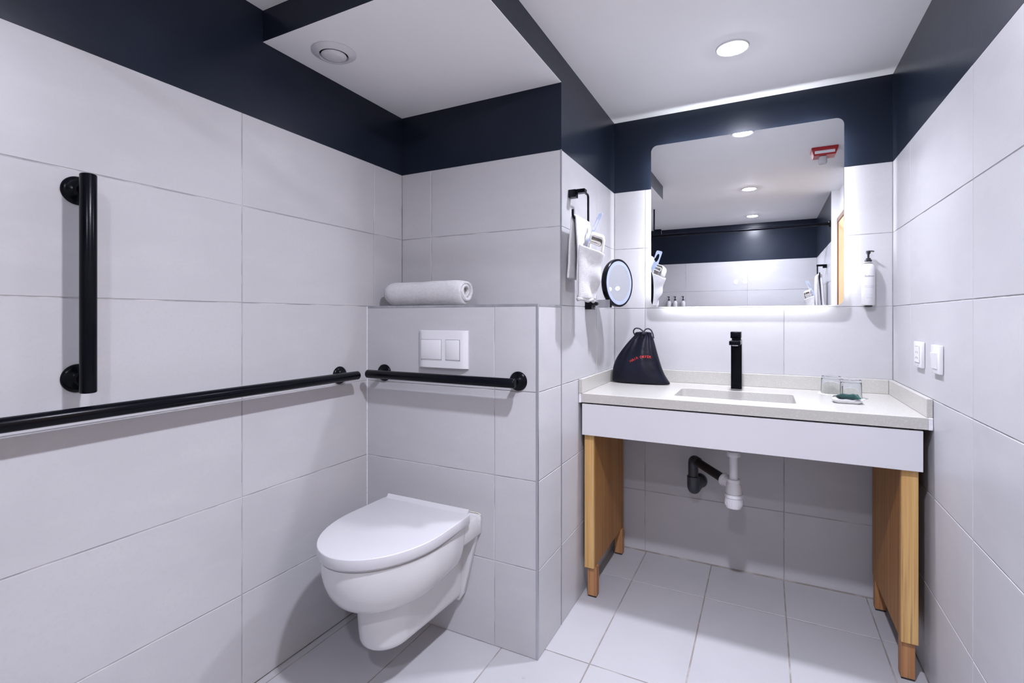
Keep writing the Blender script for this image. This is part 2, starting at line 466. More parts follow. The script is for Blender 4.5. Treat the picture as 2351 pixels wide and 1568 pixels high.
# wall behind the camera, faces +y: ua = -x
w = struct('wall_front', box(XL - 0.08, XD + 0.1, YK - 0.08, YK - TT, 0, ZC), M_GROUT, 'tiled shower wall seen in the mirror')
tile_face(w, (0, YK, 0), (-1, 0, 0), (0, 0, 1), [-XR, 0.16, 0.78, 1.39, -XL], RK)
link('painted_band', box(XL, XR, YK - TT, YK - 0.0002, RK[-1] - 0.001, ZC), M_NAVY, w)
# ceiling and lowered soffit
struct('ceiling', box(XL - 0.08, XD + 0.1, YK - 0.08, YV + 0.08, ZC, ZC + 0.08), M_WHITE, 'flat white ceiling with recessed downlights')
s = struct('ceiling_soffit', box(XL, XP, YS, Y2, ZS + 0.0015, ZC), M_NAVY, 'lowered ceiling box above the toilet with navy sides')
link('white_underside', box(XL, XP - 0.0004, YS + 0.0004, Y2, ZS, ZS + 0.0015), M_WHITE, s)
# door in the recess
d = struct('door_1', box(XD - 0.012, XD - 0.001, YD0 + 0.035, YD1 - 0.035, 0.006, 1.90, 0.001, 1), M_DOOR, 'pale oak door seen in the mirror')
bm = box(XD - 0.018, XD - 0.001, YD0 + 0.005, YD0 + 0.034, 0, 1.935, 0.001, 1)
box(XD - 0.018, XD - 0.001, YD1 - 0.034, YD1 - 0.005, 0, 1.935, 0.001, 1, bm)
box(XD - 0.018, XD - 0.001, YD0 + 0.034, YD1 - 0.034, 1.901, 1.935, 0.001, 1, bm)
link('door_frame', bm, M_DOORFR, d)
hd = tube(arc_path([(XD - 0.013, YD1 - 0.09, 1.0), (XD - 0.05, YD1 - 0.09, 1.0), (XD - 0.05, YD1 - 0.2, 1.0)], 0.012), 0.008)
link('door_handle', hd, M_BLACK, d, smooth=40)

# ------------------------------------------------------------------ ceiling fittings
def downlight(y, label, which):
    t = thing('downlight', label, 'ceiling light', (-0.105, y, ZC), 'recessed ceiling downlights')
    link('trim_ring', lathe([(0.046, -0.0005), (0.046, -0.004), (0.054, -0.0045), (0.0575, -0.0005)], 40), M_PLASTIC, t, smooth=40)
    link('lens', lathe([(0.0, -0.009), (0.02, -0.0083), (0.034, -0.0062), (0.0415, -0.0043), (0.0455, -0.003), (0.0455, -0.0006), (0.0, -0.0006)], 40), M_LAMPS[which], t, smooth=40)
    ld = bpy.data.lights.new('bulb', 'AREA')
    ld.shape = 'DISK'; ld.size = 0.082; ld.energy = LAMPS[which][1]; ld.color = LAMP_COLOR; ld.spread = R(BULB_SPREAD)
    lo = bpy.data.objects.new('bulb', ld)
    COL.objects.link(lo)
    lo.location = (0, 0, -0.0095); lo.parent = t
downlight(1.995, 'round glowing downlight in the ceiling straight above the washbasin', 'vanity')
downlight(0.70, 'middle glowing downlight of the row reflected in the mirror', 'middle')
downlight(-0.44, 'farthest glowing downlight reflected in the mirror, by the shower rail', 'shower')

t = thing('ceiling_vent', 'round white extract vent in the lowered ceiling above the toilet', 'vent', (-1.289, 1.219, ZS))
link('flange', lathe([(0.0455, 0.0), (0.0455, -0.009), (0.049, -0.0125), (0.062, -0.0085), (0.072, -0.002), (0.072, -0.0003)], 48), M_PLASTIC, t, smooth=50)
link('throat', lathe([(0.0, -0.0004), (0.0452, -0.0004), (0.0452, -0.002), (0.0, -0.002)], 32), M_DARK, t)
link('disc', lathe([(0.0, -0.0205), (0.022, -0.0195), (0.038, -0.0155), (0.0415, -0.0115), (0.040, -0.0085), (0.0, -0.0085)], 40), M_PLASTIC, t, smooth=50)
link('spindle', lathe([(0.004, -0.0086), (0.004, -0.0018)], 10), M_PLASTIC, t, smooth=50)

# strobe
t = thing('fire_alarm_strobe', 'red fire alarm strobe on the ceiling reflected in the mirror', 'alarm', (0.312, 1.50, ZC))
def ring4(hx, hy, z): return [Vector((sx * hx, sy * hy, z)) for sx, sy in ((-1, -1), (1, -1), (1, 1), (-1, 1))]
link('body', loft([ring4(0.066, 0.055, -0.0005), ring4(0.066, 0.055, -0.012), ring4(0.055, 0.042, -0.046)]), M_REDP, t)
link('label_strip', xform(box(-0.05, 0.05, -0.0005, 0.0005, -0.008, 0.008), Matrix.Translation((0, 0.0492, -0.029)) @ Matrix.Rotation(R(-20.9), 4, 'X')), M_PAPER, t)
link('lens', xform(box(-0.021, 0.021, -0.018, 0.018, -0.046, 0.0, 0.009, 3), Matrix.Translation((-0.008, 0.014, -0.0465))), mat('strobe lens', (0.75, 0.75, 0.76), 0.15, trans=0.5), t, smooth=50)

# ------------------------------------------------------------------ toilet
XT = -1.075
t = thing('toilet', 'white wall-hung toilet with its lid closed', 'toilet', (XT, YB, 0.0))
def dshape(hw, vw, vf, vb, hwb, n=26, corner=0.02, ex=1.0):
    """outline in (x, v) with v = distance out from the wall"""
    pts = []
    for i in range(n + 1):
        a = math.pi * i / n
        c, s = math.cos(a), math.sin(a)
        pts.append((hw * math.copysign(abs(c) ** ex, c), vw + (vf - vw) * (s ** ex)))
    for (sx) in (-1, 1):
        cs = []
        for k in range(5):
            a = R(90 * k / 4)
            cs.append((sx * (hwb - corner + corner * math.cos(a)), vb + corner - corner * math.sin(a)))
        if sx == 1: cs.reverse()
        pts += cs
    return pts
def dring(z, **k): return [Vector((x, -v, z)) for x, v in dshape(**k)]
# bowl
rings = []
for i in range(15):
    s_ = i / 14
    z = 0.450 - 0.163 * s_
    p = 2.3
    q = (1 - s_ ** p) ** (1 / p)
    rings.append(dring(z, hw=0.094 + 0.088 * q, vw=0.24 + 0.03 * q, vf=0.395 + 0.130 * q, vb=0.088, hwb=0.085 + 0.085 * q, corner=0.03))
top = dring(0.4525, hw=0.178, vw=0.27, vf=0.521, vb=0.092, hwb=0.166, corner=0.03)
link('bowl', loft([top] + rings), M_CERAMIC, t, smooth=50)
# lower trapway body
rings = []
for z, e in ((0.325, 0.0), (0.26, 0.0), (0.20, 0.003), (0.168, 0.005), (0.156, 0.008), (0.149, 0.014), (0.146, 0.024)):
    rings.append(dring(z, hw=0.093 - e - (0.31 - z) * 0.03, vw=0.30, vf=0.402 - e - (0.31 - z) * 0.02, vb=0.003, hwb=0.10 - e * 0.8, corner=0.004))
link('pedestal', loft(rings), M_CERAMIC, t, smooth=50)
# plate against the wall and the deck that carries the lid
pl = [(0.174, 0.44), (0.168, 0.452), (0.155, 0.457), (-0.155, 0.457), (-0.168, 0.452), (-0.174, 0.44), (-0.162, 0.39), (-0.107, 0.165), (-0.088, 0.136), (0.088, 0.136), (0.107, 0.165), (0.162, 0.39)]
link('wall_plate', prism(pl, XZ, -0.0015, -0.022, 0.004), M_CERAMIC, t, smooth=40)
rings = []
for z, k, v in ((0.352, 0.055, 0.10), (0.366, 0.030, 0.13), (0.380, 0.010, 0.15), (0.392, 0.001, 0.16), (0.446, 0.0, 0.17), (0.4535, 0.004, 0.17), (0.4555, 0.011, 0.165)):
    rings.append([Vector((x, -y, z)) for x, y in ((-0.171 + k, 0.003), (0.171 - k, 0.003), (0.1685 - k, 0.10), (0.150 - k, v), (-0.150 + k, v), (-0.1685 + k, 0.10))])
link('deck', loft(rings), M_CERAMIC, t, smooth=45)
link('sealant_bead', tube([(-0.158, -0.0018, 0.4582), (0.158, -0.0018, 0.4582), (0.169, -0.0018, 0.4535)], 0.0015, 6), M_CREAM, t, smooth=60)
# seat and lid
def slab(outs, zs): return loft([[Vector((x, -v, z)) for x, v in o] for o, z in zip(outs, zs)])
D = lambda k, dz=0.0: dshape(0.190 - k, 0.27, 0.537 - k, 0.092 + k * 0.6, 0.186 - k, corner=0.016)
link('seat_ring', slab([D(0.012), D(0.010), D(0.010), D(0.012)], [0.4535, 0.4545, 0.4606, 0.4616]), M_SEAT, t, smooth=40)
lid = link('lid', slab([D(0.005), D(0.001), D(0.0), D(0.0), D(0.0006), D(0.0022), D(0.004)], [0.4620, 0.4628, 0.4645, 0.4905, 0.4925, 0.4938, 0.4940]), M_SEAT, t, smooth=32)
bm = bmesh.new()
prof = [(0.0915, 0.485), (0.0915, 0.503), (0.0935, 0.5055), (0.097, 0.505), (0.101, 0.499), (0.109, 0.4938), (0.112, 0.485)]
loft([[Vector((x, -v, z)) for v, z in prof] for x in (-0.176, 0.176)], bm=bm)
link('raised_lip', bm, M_SEAT, lid, smooth=50)
for sx in (-1, 1):
    link('hinge', lathe([(0.011, 0.4563), (0.011, 0.466), (0.009, 0.468)], 16, origin=(sx * 0.08, -0.115, 0)), M_CHROME, t, smooth=40)

# flush plate
t = thing('flush_plate', 'white dual flush plate above the toilet', 'flush plate', (-1.0655, YB, 1.0435))
bm = bmesh.new()
n = 21
for sgn in (0,):
    rings = []
    for i in range(n):
        a = -1 + 2 * i / (n - 1)
        x = a * 0.1085
        bulge = 0.012 * (1 - abs(a) ** 11.0)
        rings.append([Vector((x, -0.0008, -0.070)), Vector((x, -0.006 - bulge, -0.0695)), Vector((x, -0.0075 - bulge, -0.068)),
                      Vector((x, -0.0075 - bulge, 0.068)), Vector((x, -0.006 - bulge, 0.0695)), Vector((x, -0.0008, 0.070))])
    loft(rings, bm=bm)
link('plate', bm, M_PLASTIC, t, smooth=30)
for (x0, x1, lab) in ((-0.092, 0.0005, 'wide flush button'), (0.019, 0.081, 'narrow flush button')):
    rc = box(x0, x1, -0.0197, -0.012, -0.041, 0.036, 0.0002, 1)
    link('recess', rc, M_DARK, t)
    link('button', box(x0 + 0.0012, x1 - 0.0012, -0.0222, -0.013, -0.0378, 0.0350, 0.0016, 2), M_PLASTIC, t, smooth=40)
    link('button_lip', box(x0 + 0.0012, x1 - 0.0012, -0.0208, -0.013, -0.0404, -0.0386, 0.0004, 1), M_PLASTIC, t)

# ------------------------------------------------------------------ grab bars
def grab_bar(label, wall_pt, normal, p0, p1, fl):
    """p0,p1 bar axis ends, fl list of points on the wall where flanges sit"""
    t = thing('grab_bar', label, 'grab bar', wall_pt, 'black grab bars around the toilet')
    o = Vector(wall_pt); n = Vector(normal)
    a, b = Vector(p0) - o, Vector(p1) - o
    d = (b - a).normalized()
    r = 0.0162
    path = [a, a + d * 0.001, a + d * 0.003, b - d * 0.003, b - d * 0.001, b]
    link('rail', tube(path, r, 28, rs=[r - 0.003, r - 0.0012, r, r, r - 0.0012, r - 0.003]), M_BLACK, t, smooth=40)
    ax = 'X' if abs(n.x) > 0.5 else 'Y'
    sg = n.x if ax == 'X' else n.y
    depth = abs((Vector(p0) - o).dot(n))
    for f in fl:
        q = Vector(f) - o
        prof = [(0.0, 0.0004), (0.0335, 0.0004), (0.0335, 0.003), (0.0315, 0.0065), (0.025, 0.0095), (0.0145, 0.0115), (0.0125, 0.014), (0.0105, 0.02)]
        prof = [(rr, h * sg) for rr, h in prof]
        link('flange', lathe(prof, 36, ax, q), M_BLACK, t, smooth=50)
        link('post', lathe([(0.0105, 0.0205 * sg), (0.0105, (depth - r + 0.003) * sg)], 20, ax, q), M_BLACK, t, smooth=50)
xb = XL + 0.064
grab_bar('upright black grab bar on the left-hand tiled wall', (XL, 0.577, 0.985), (1, 0, 0), (xb, 0.5765, 0.988), (xb, 0.5765, 1.489),
         [(XL, 0.5825, 1.018), (XL, 0.5825, 1.459)])
grab_bar('long horizontal black grab bar below the upright one', (XL, 0.9, 0.92), (1, 0, 0), (xb, 0.22, 0.9415), (xb, 1.424, 0.9415),
         [(XL, 0.26, 0.9415), (XL, 1.392, 0.9415)])
grab_bar('short black grab bar under the flush plate', (-1.06, YB, 0.92), (0, -1, 0), (-1.385, YB - 0.062, 0.9415), (-0.739, YB - 0.062, 0.9415),
         [(-1.352, YB, 0.9415), (-0.757, YB, 0.9415)])

# ------------------------------------------------------------------ rolled towel on the ledge
t = thing('rolled_towel', 'rolled white bath towel lying on the ledge above the toilet', 'towel', (-1.205, 1.612, ROWS[4]))
Ltw = 0.186
def roll_fn(u, v, sc=1.06):
    # u along the spiral, v along the length
    turns = 3.3
    a = -R(60) - u * turns * 2 * math.pi
    rr = 0.0435 - 0.0385 * u + 0.0012 * math.sin(3 * a)
    x = -Ltw + 2 * Ltw * v
    e = 0.012 * math.sin(u * 5.0) * (1 if v > 0.5 else 0.5)
    if v > 0.9: x += e * (v - 0.9) * 10
    k = 1.0
    if v < 0.16: k = 1 - 0.5 * ((0.16 - v) / 0.16) ** 2.4
    if v > 0.92: k = 1 - 0.12 * ((v - 0.92) / 0.08) ** 2
    k *= 1 + 0.03 * math.sin(9 * v + 1.0) + 0.015 * math.sin(23 * v)
    yy = rr * math.cos(a) * 1.12 * k * sc
    zz = rr * math.sin(a) * 1.02 * k * sc
    lift = 0.0 if v > 0.5 else -0.0
    return Vector((x, yy, zz + 0.0535 + lift))
o = sheet(roll_fn, 150, 34, 'roll', M_TOWEL, t, 0.0108, 0, 180, 0.0)
# folded end closing the far end of the roll
bm = bmesh.new()
rings = []
for r_, x in ((0.030, -0.178), (0.024, -0.184), (0.014, -0.1885), (0.003, -0.190)):
    rings.append([Vector((x, r_ * math.cos(2 * math.pi * k / 24) * 1.1, 0.0535 + r_ * math.sin(2 * math.pi * k / 24))) for k in range(24)])
link('end_fold', loft(rings), M_TOWEL, t, smooth=180)

# ------------------------------------------------------------------ LED mirror
t = thing('led_mirror', 'square backlit mirror with rounded corners above the washbasin', 'mirror', (-0.0985, YV, 1.213))
MW, MH, ST = 0.788, 0.782, 0.030
cz = MH / 2
link('housing', box(-MW / 2 + 0.024, MW / 2 - 0.024, -ST, -0.0006, 0.024, MH - 0.024), M_PLASTIC, t)
bm = bmesh.new()
ins = 0.0232; y0, y1 = -0.0285, -0.0238
box(-MW / 2 + ins + 0.02, MW / 2 - ins - 0.02, y0, y1, MH - ins - 0.0006, MH - ins + 0.0006, bm=bm)
box(-MW / 2 + ins + 0.02, MW / 2 - ins - 0.02, y0, y1, ins - 0.0006, ins + 0.0006, bm=bm)
box(-MW / 2 + ins - 0.0006, -MW / 2 + ins + 0.0006, y0, y1, ins + 0.02, MH - ins - 0.02, bm=bm)
box(MW / 2 - ins - 0.0006, MW / 2 - ins + 0.0006, y0, y1, ins + 0.02, MH - ins - 0.02, bm=bm)
link('led_strip', bm, M_LED, t)
gl = rrect(0, cz, MW, MH, 0.030, 8)
link('backing', prism(gl, XZ, -ST - 0.0005, -ST - 0.0035), M_PLASTIC, t)
link('glass', prism(gl, XZ, -ST - 0.0036, -ST - 0.0065), M_MIRROR, t)
yi = -ST - 0.0066
for x, m in ((-0.0163, M_ICONY), (0.0205, M_ICONW)):
    bm = bmesh.new()
    for r0, r1 in ((0.0083, 0.0098), (0.0040, 0.0054)):
        for (dr) in (0,):
            loft([[Vector((x + r * math.cos(2 * math.pi * k / 24), y, 0.111 + r * math.sin(2 * math.pi * k / 24))) for k in range(24)]
                  for r, y in ((r0, yi), (r0, yi - 0.0006), (r1, yi - 0.0006), (r1, yi))], False, False, bm=bm)
    box(x - 0.0006, x + 0.0006, yi - 0.0006, yi, 0.111, 0.1175, bm=bm)
    link('touch_icon', bm, m, t)

# ------------------------------------------------------------------ vanity: worktop, basin, stand
CT, CB, CF = 0.850, 0.813, 1.955
t = thing('vanity_worktop', 'cream quartz worktop with upstands on three sides', 'worktop', (-0.109, 2.23, CB))
bm = bmesh.new()
X0, X1, Y0, Y1 = XP + 0.012, XR - 0.014, CF, YV - 0.001
hx0, hx1, hy0, hy1 = -0.324, 0.103, 2.062, 2.308
O = Vector((-0.109, 2.23, CB))
inner = rrect((hx0 + hx1) / 2, (hy0 + hy1) / 2, hx1 - hx0, hy1 - hy0, 0.022, 6)   # starts at +x,+y corner
outer = [(X1, Y1), (X0, Y1), (X0, Y0), (X1, Y0)]
def ringhole(z, flip):
    iv = [bm.verts.new(Vector((x, y, z)) - O) for x, y in inner]
    ov = [bm.verts.new(Vector((x, y, z)) - O) for x, y in outer]
    k = 7
    for c in range(4):
        for i in range(k - 1):
            bm.faces.new((ov[c], iv[c * k + i + 1], iv[c * k + i]))
        nx = (c + 1) % 4
        bm.faces.new((ov[c], ov[nx], iv[nx * k], iv[c * k + k - 1]))
    return iv, ov
ti, to = ringhole(CT, False)
bi, bo = ringhole(CB, True)
for a, b in ((ti, bi), (to, bo)):
    n = len(a)
    for i in range(n):
        bm.faces.new((a[i], a[(i + 1) % n], b[(i + 1) % n], b[i]))
bmesh.ops.recalc_face_normals(bm, faces=bm.faces[:])
es = [e for e in bm.edges if (all(v in to for v in e.verts)) or all(v in ti for v in e.verts)]
es = [e for e in es if len(e.link_faces) == 2 and e.calc_face_angle() > 1.0]
bmesh.ops.bevel(bm, geom=es, offset=0.0018, segments=2, affect='EDGES', profile=0.5)
link('slab', bm, M_QUARTZ, t)
def up(x0, x1, y0, y1, z0=CT + 0.0003, z1=0.908):
    return box(x0 - O.x, x1 - O.x, y0 - O.y, y1 - O.y, z0 - O.z, z1 - O.z, 0.001, 1)
link('backsplash', up(XP + 0.0175, XR - 0.0175, YV - 0.016, YV - 0.0008), M_QUARTZ, t)
link('side_upstand', up(XP + 0.0012, XP + 0.017, CF - 0.004, YV - 0.0008), M_QUARTZ, t)
link('side_upstand', up(XR - 0.017, XR - 0.0012, CF + 0.006, YV - 0.0008), M_QUARTZ, t)
link('sealant_block', box(XP + 0.001 - O.x, XP + 0.0115 - O.x, CF - 0.003 - O.y, CF + 0.05 - O.y, -0.002, 0.0368, 0.002, 2), M_CAULK, t)
link('sealant_block', box(XR - 0.0135 - O.x, XR - 0.001 - O.x, CF + 0.003 - O.y, CF + 0.05 - O.y, -0.002, 0.0368, 0.002, 2), M_CAULK, t)

t = thing('washbasin', 'white undermounted rectangular basin set into the worktop', 'basin', (-0.1105, 2.185, CB))
rings = []
for z, ins, r in ((-0.0006, -0.02, 0.03), (-0.0006, -0.004, 0.028), (-0.01, -0.003, 0.03), (-0.06, 0.006, 0.04), (-0.095, 0.02, 0.05), (-0.110, 0.05, 0.05), (-0.116, 0.09, 0.03)):
    rings.append([Vector((x, y, z)) for x, y in rrect(0, 0, 0.427 - 2 * ins, 0.246 - 2 * ins, r, 6)])
inner_n = len(rings)
for z, ins, r in ((-0.126, 0.088, 0.03), (-0.122, 0.045, 0.05), (-0.105, 0.010, 0.05), (-0.06, -0.006, 0.04), (-0.014, -0.012, 0.03), (-0.012, -0.02, 0.03)):
    rings.append([Vector((x, y, z)) for x, y in rrect(0, 0, 0.427 - 2 * ins, 0.246 - 2 * ins, r, 6)])
bm = bmesh.new()
vs = [[bm.verts.new(p) for p in rg] for rg in rings]
n = len(vs[0])
for k in range(len(vs)):
    a, b = vs[k], vs[(k + 1) % len(vs)]
    if k == inner_n - 1:
        continue
    for i in range(n):
        bm.faces.new((a[i], a[(i + 1) % n], b[(i + 1) % n], b[i]))
bm.faces.new(list(reversed(vs[inner_n - 1])))
bm.faces.new(vs[inner_n])
link('bowl', bm, M_CERAMIC, t, smooth=50)
link('waste', lathe([(0.0, -0.1145), (0.018, -0.1145), (0.024, -0.1125), (0.026, -0.1148), (0.026, -0.116), (0.0, -0.116)], 28), M_CHROME, t, smooth=40)
link('overflow', lathe([(0.0, 0.1178), (0.006, 0.1178), (0.010, 0.1155), (0.010, 0.121), (0.0, 0.121)], 20, 'Y', (0.008, 0, -0.034)), M_CHROME, t, smooth=40)

t = thing('vanity_stand', 'oak sided vanity stand with a white front board and short legs', 'vanity', (-0.115, 2.2, 0.0))
def vb(x0, x1, y0, y1, z0, z1, b=0.001, s=1): return box(x0 + 0.115, x1 + 0.115, y0 - 2.2, y1 - 2.2, z0, z1, b, s)
tag(link('front_board', vb(-0.671, 0.441, 1.960, 1.978, 0.6785, 0.8065), M_LAMINATE, t), 'white laminate front board')
link('top_rail', vb(-0.655, 0.425, 1.979, 1.997, 0.70, 0.806), M_DARK, t)
link('back_rail', vb(-0.655, 0.425, 2.44, 2.458, 0.70, 0.8125), M_DARK, t)
for (x0, x1) in ((-0.6675, -0.6275), (0.390, 0.434)):
    p = link('side_panel', vb(x0, x1, 1.9982, 2.462, 0.124, 0.812), M_WOOD, t)
    link('edge_band', vb(x0, x1, 1.981, 1.9980, 0.124, 0.677), M_WOODE, p)
for x0, x1 in ((-0.6575, -0.6200), (0.391, 0.4285)):
    for y0, y1 in ((1.993, 2.031), (2.412, 2.450)):
        l = link('leg', vb(x0, x1, y0, y1, 0.006, 0.1238, 0.0012), M_LEG, t)
        link('foot_pad', vb(x0 + 0.001, x1 - 0.001, y0 + 0.001, y1 - 0.001, 0.0003, 0.0058), M_BLACKP, l)

# ------------------------------------------------------------------ tap
t = thing('basin_tap', 'tall square black mixer tap behind the basin', 'tap', (-0.1095, 2.395, CT))
link('column', box(-0.0215, 0.0215, -0.0215, 0.0215, 0.0004, 0.214, 0.0015, 2), M_BLACK, t, smooth=40)
sp = link('spout', box(-0.0215, 0.0215, -0.150, -0.0216, 0.197, 0.214, 0.0015, 2), M_BLACK, t, smooth=40)
link('aerator', lathe([(0.012, 0.1935), (0.012, 0.1968)], 20, origin=(0, -0.132, 0)), M_CHROME, sp, smooth=40)
link('cartridge', box(-0.018, 0.018, -0.018, 0.018, 0.2142, 0.2226), M_BLACKP, t)
link('lever', box(-0.0205, 0.0205, -0.075, 0.0205, 0.2228, 0.250, 0.0015, 2), M_BLACK, t, smooth=40)

# ------------------------------------------------------------------ bottle trap under the basin
t = thing('drain_trap', 'white bottle trap with dark pipe under the basin', 'drain', (-0.1105, 2.185, 0.40))
def lz(prof, n=32): return lathe([(r_, z - 0.40) for r_, z in prof], n)
link('tailpipe', lz([(0.0165, 0.6865), (0.0165, 0.512)]), M_PLASTIC, t, smooth=40)
link('top_nut', lz([(0.0, 0.604), (0.0245, 0.604), (0.0255, 0.606), (0.0255, 0.620), (0.0235, 0.624), (0.0, 0.624)]), M_PLASTIC, t, smooth=40)
b = link('bottle', lz([(0.0, 0.514), (0.024, 0.514), (0.0255, 0.512), (0.0255, 0.502), (0.0235, 0.500), (0.0235, 0.497), (0.0275, 0.488), (0.031, 0.462), (0.031, 0.456), (0.0, 0.456)], 40), M_PLASTIC, t, smooth=35)
link('cup', lz([(0.0, 0.4555), (0.0345, 0.4555), (0.035, 0.452), (0.035, 0.443), (0.0325, 0.440), (0.0315, 0.437), (0.0315, 0.408), (0.029, 0.400), (0.0, 0.398)], 40), M_PLASTIC, t, smooth=35)
bm = bmesh.new()
for k in range(20):
    a = 2 * math.pi * k / 20
    q = box(-0.0012, 0.0012, -0.0008, 0.0008, 0.010, 0.036)
    merge(bm, q, Matrix.Rotation(a, 4, 'Z') @ Matrix.Translation((0, 0.0318, 0)))
link('cup_ribs', bm, M_PLASTIC, t)
pdir = Vector((-0.135, 0.135, 0.030)).normalized()
s0 = Vector((0, 0, 0.0865))
link('outlet', tube([s0 + pdir * 0.020, s0 + pdir * 0.046], 0.0215, 24), M_PLASTIC, t, smooth=40)
link('outlet_nut', tube([s0 + pdir * 0.0465, s0 + pdir * 0.056], 0.0265, 24), M_PLASTIC, t, smooth=40)
e0 = s0 + pdir * 0.215
link('waste_pipe', tube([s0 + pdir * 0.0565, e0], 0.0185, 24), M_BLACKP, t, smooth=40)
dn = e0 + pdir * 0.035
pth = arc_path([e0 + pdir * 0.0005, dn, dn + Vector((0, 0, -0.075))], 0.034, 8)
link('elbow', tube(pth, 0.0215, 24), M_PIPE, t, smooth=40)
wy = YV - 2.185
p2 = arc_path([dn + Vector((0, 0, -0.0755)), dn + Vector((0, 0, -0.135)), Vector((dn.x + 0.012, wy - 0.001, dn.z - 0.135))], 0.035, 8)
link('wall_elbow', tube(p2, 0.0265, 24), M_PIPE, t, smooth=40)
link('wall_rose', lathe([(0.0, wy - 0.0005), (0.034, wy - 0.0005), (0.034, wy - 0.006), (0.0, wy - 0.006)], 28, 'Y', (dn.x + 0.012, 0, dn.z - 0.135)), M_BLACKP, t, smooth=40)

# ------------------------------------------------------------------ hair dryer bag
t = thing('drawstring_bag', 'navy drawstring bag with red HAIR DRYER lettering on the worktop', 'bag', (-0.53, 2.385, CT))
# silhouette at the plane of the bag: z above worktop, x left, x right, depth half
SIL = [(0.0005, -0.124, 0.136, 0.040), (0.004, -0.130, 0.143, 0.050), (0.016, -0.131, 0.134, 0.055), (0.045, -0.130, 0.114, 0.056), (0.080, -0.126, 0.101, 0.053), (0.115, -0.112, 0.091, 0.047),
       (0.150, -0.089, 0.081, 0.040), (0.185, -0.062, 0.072, 0.031), (0.208, -0.042, 0.066, 0.024), (0.222, -0.028, 0.060, 0.019), (0.232, -0.020, 0.055, 0.018), (0.245, -0.022, 0.058, 0.022)]
rings = []
NB = 64
for j, (z, xl, xr, dp) in enumerate(SIL):
    c, hw = (xl + xr) / 2, (xr - xl) / 2
    rg = []
    for k in range(NB):
        a = 2 * math.pi * k / NB
        ca, sa = math.cos(a), math.sin(a)
        x = math.copysign(abs(ca) ** 0.85, ca); y = math.copysign(abs(sa) ** 0.9, sa)
        hfr = z / 0.245
        wr = 1 + 0.10 * hfr * math.sin(9 * a + 2.0 * hfr) + 0.05 * math.sin(5 * a + 7 * hfr) * (1 - abs(2 * hfr - 1)) + (0.14 * math.sin(14 * a) if hfr > 0.85 else 0)
        rg.append(Vector((c + hw * x * (1 + 0.1 * (wr - 1)), dp * y * wr, z)))
    rings.append(rg)
bm = loft(rings)
o = link('pouch', bm, M_BAG, t, smooth=180)
sb = o.modifiers.new('smooth', 'SUBSURF'); sb.levels = 1; sb.render_levels = 2
bvh_bm = bmesh.new()
dg = bpy.context.evaluated_depsgraph_get()
me = bpy.data.meshes.new_from_object(o.evaluated_get(dg)); bvh_bm.from_mesh(me); bpy.data.meshes.remove(me)
bvh = BVHTree.FromBMesh(bvh_bm)
bm = bmesh.new()
word = 'HAIR DRYER'
arcx = 0.0
for i, ch in enumerate(word):
    if ch == ' ': continue
    tb = text_bm(ch, 0.0165)
    f = (i - (len(word) - 1) / 2) / ((len(word) - 1) / 2)
    cx_, cz_ = 0.0135 + f * 0.0430, 0.126 + 0.010 * f - 0.009 * f * f
    M_ = Matrix.Translation((cx_, cz_, 0)) @ Matrix.Rotation(R(14 - 16 * f), 4, 'Z')
    merge(bm, tb, M_)
for v in bm.verts:
    h = bvh.ray_cast(Vector((v.co.x, -0.5, v.co.y)), Vector((0, 1, 0)))
    y = h[0].y if h[0] else -0.05
    v.co = Vector((v.co.x, y - 0.0012, v.co.y))
link('lettering', bm, M_RED, t)
for pts in ([(-0.022, 0, 0.228), (-0.030, -0.004, 0.245), (-0.018, -0.010, 0.262), (0.004, -0.012, 0.259), (0.020, -0.014, 0.247), (0.026, -0.02, 0.240)],
            [(0.022, -0.018, 0.238), (0.028, -0.016, 0.254), (0.042, -0.010, 0.261), (0.056, -0.006, 0.252), (0.064, -0.006, 0.232), (0.068, -0.010, 0.214)]):
    link('cord', tube(arc_path(pts, 0.02, 4), 0.0032, 10), M_CORD, t, smooth=60)
link('toggle', box(0.016, 0.032, -0.034, -0.018, 0.232, 0.246, 0.004, 2), M_CORD, t, smooth=60)

# ------------------------------------------------------------------ glasses, coasters, dish, packet
def tumbler(x, y, label):
    t = thing('tumbler', label, 'glass', (x, y, CT + 0.0014), 'upturned tumblers')
    prof = [(0.0360, 0.0003), (0.0362, 0.002), (0.0345, 0.066), (0.0335, 0.0705), (0.030, 0.0725), (0.0, 0.0725),]
    inn = [(0.0, 0.062), (0.029, 0.061), (0.0318, 0.057), (0.0341, 0.002), (0.0346, 0.0003)]
    rings = prof + inn
    bm = bmesh.new()
    n = 40
    vs = []
    for r_, h in rings:
        if r_ < 1e-6: vs.append([bm.verts.new((0, 0, h))])
        else: vs.append([bm.verts.new((r_ * math.cos(2 * math.pi * k / n), r_ * math.sin(2 * math.pi * k / n), h)) for k in range(n)])
    for i in range(len(vs)):
        a, b = vs[i], vs[(i + 1) % len(vs)]
        for k in range(n):
            k2 = (k + 1) % n
            if len(a) == 1 and len(b) == 1: continue
            if len(a) == 1: bm.faces.new((a[0], b[k], b[k2]))
            elif len(b) == 1: bm.faces.new((a[k], a[k2], b[0]))
            else: bm.faces.new((a[k], a[k2], b[k2], b[k]))
    link('glass_body', bm, M_GLASS, t, smooth=50)
tumbler(0.243, 2.405, 'upturned clear tumbler nearer the tap')
tumbler(0.297, 2.300, 'upturned clear tumbler behind the green packet')
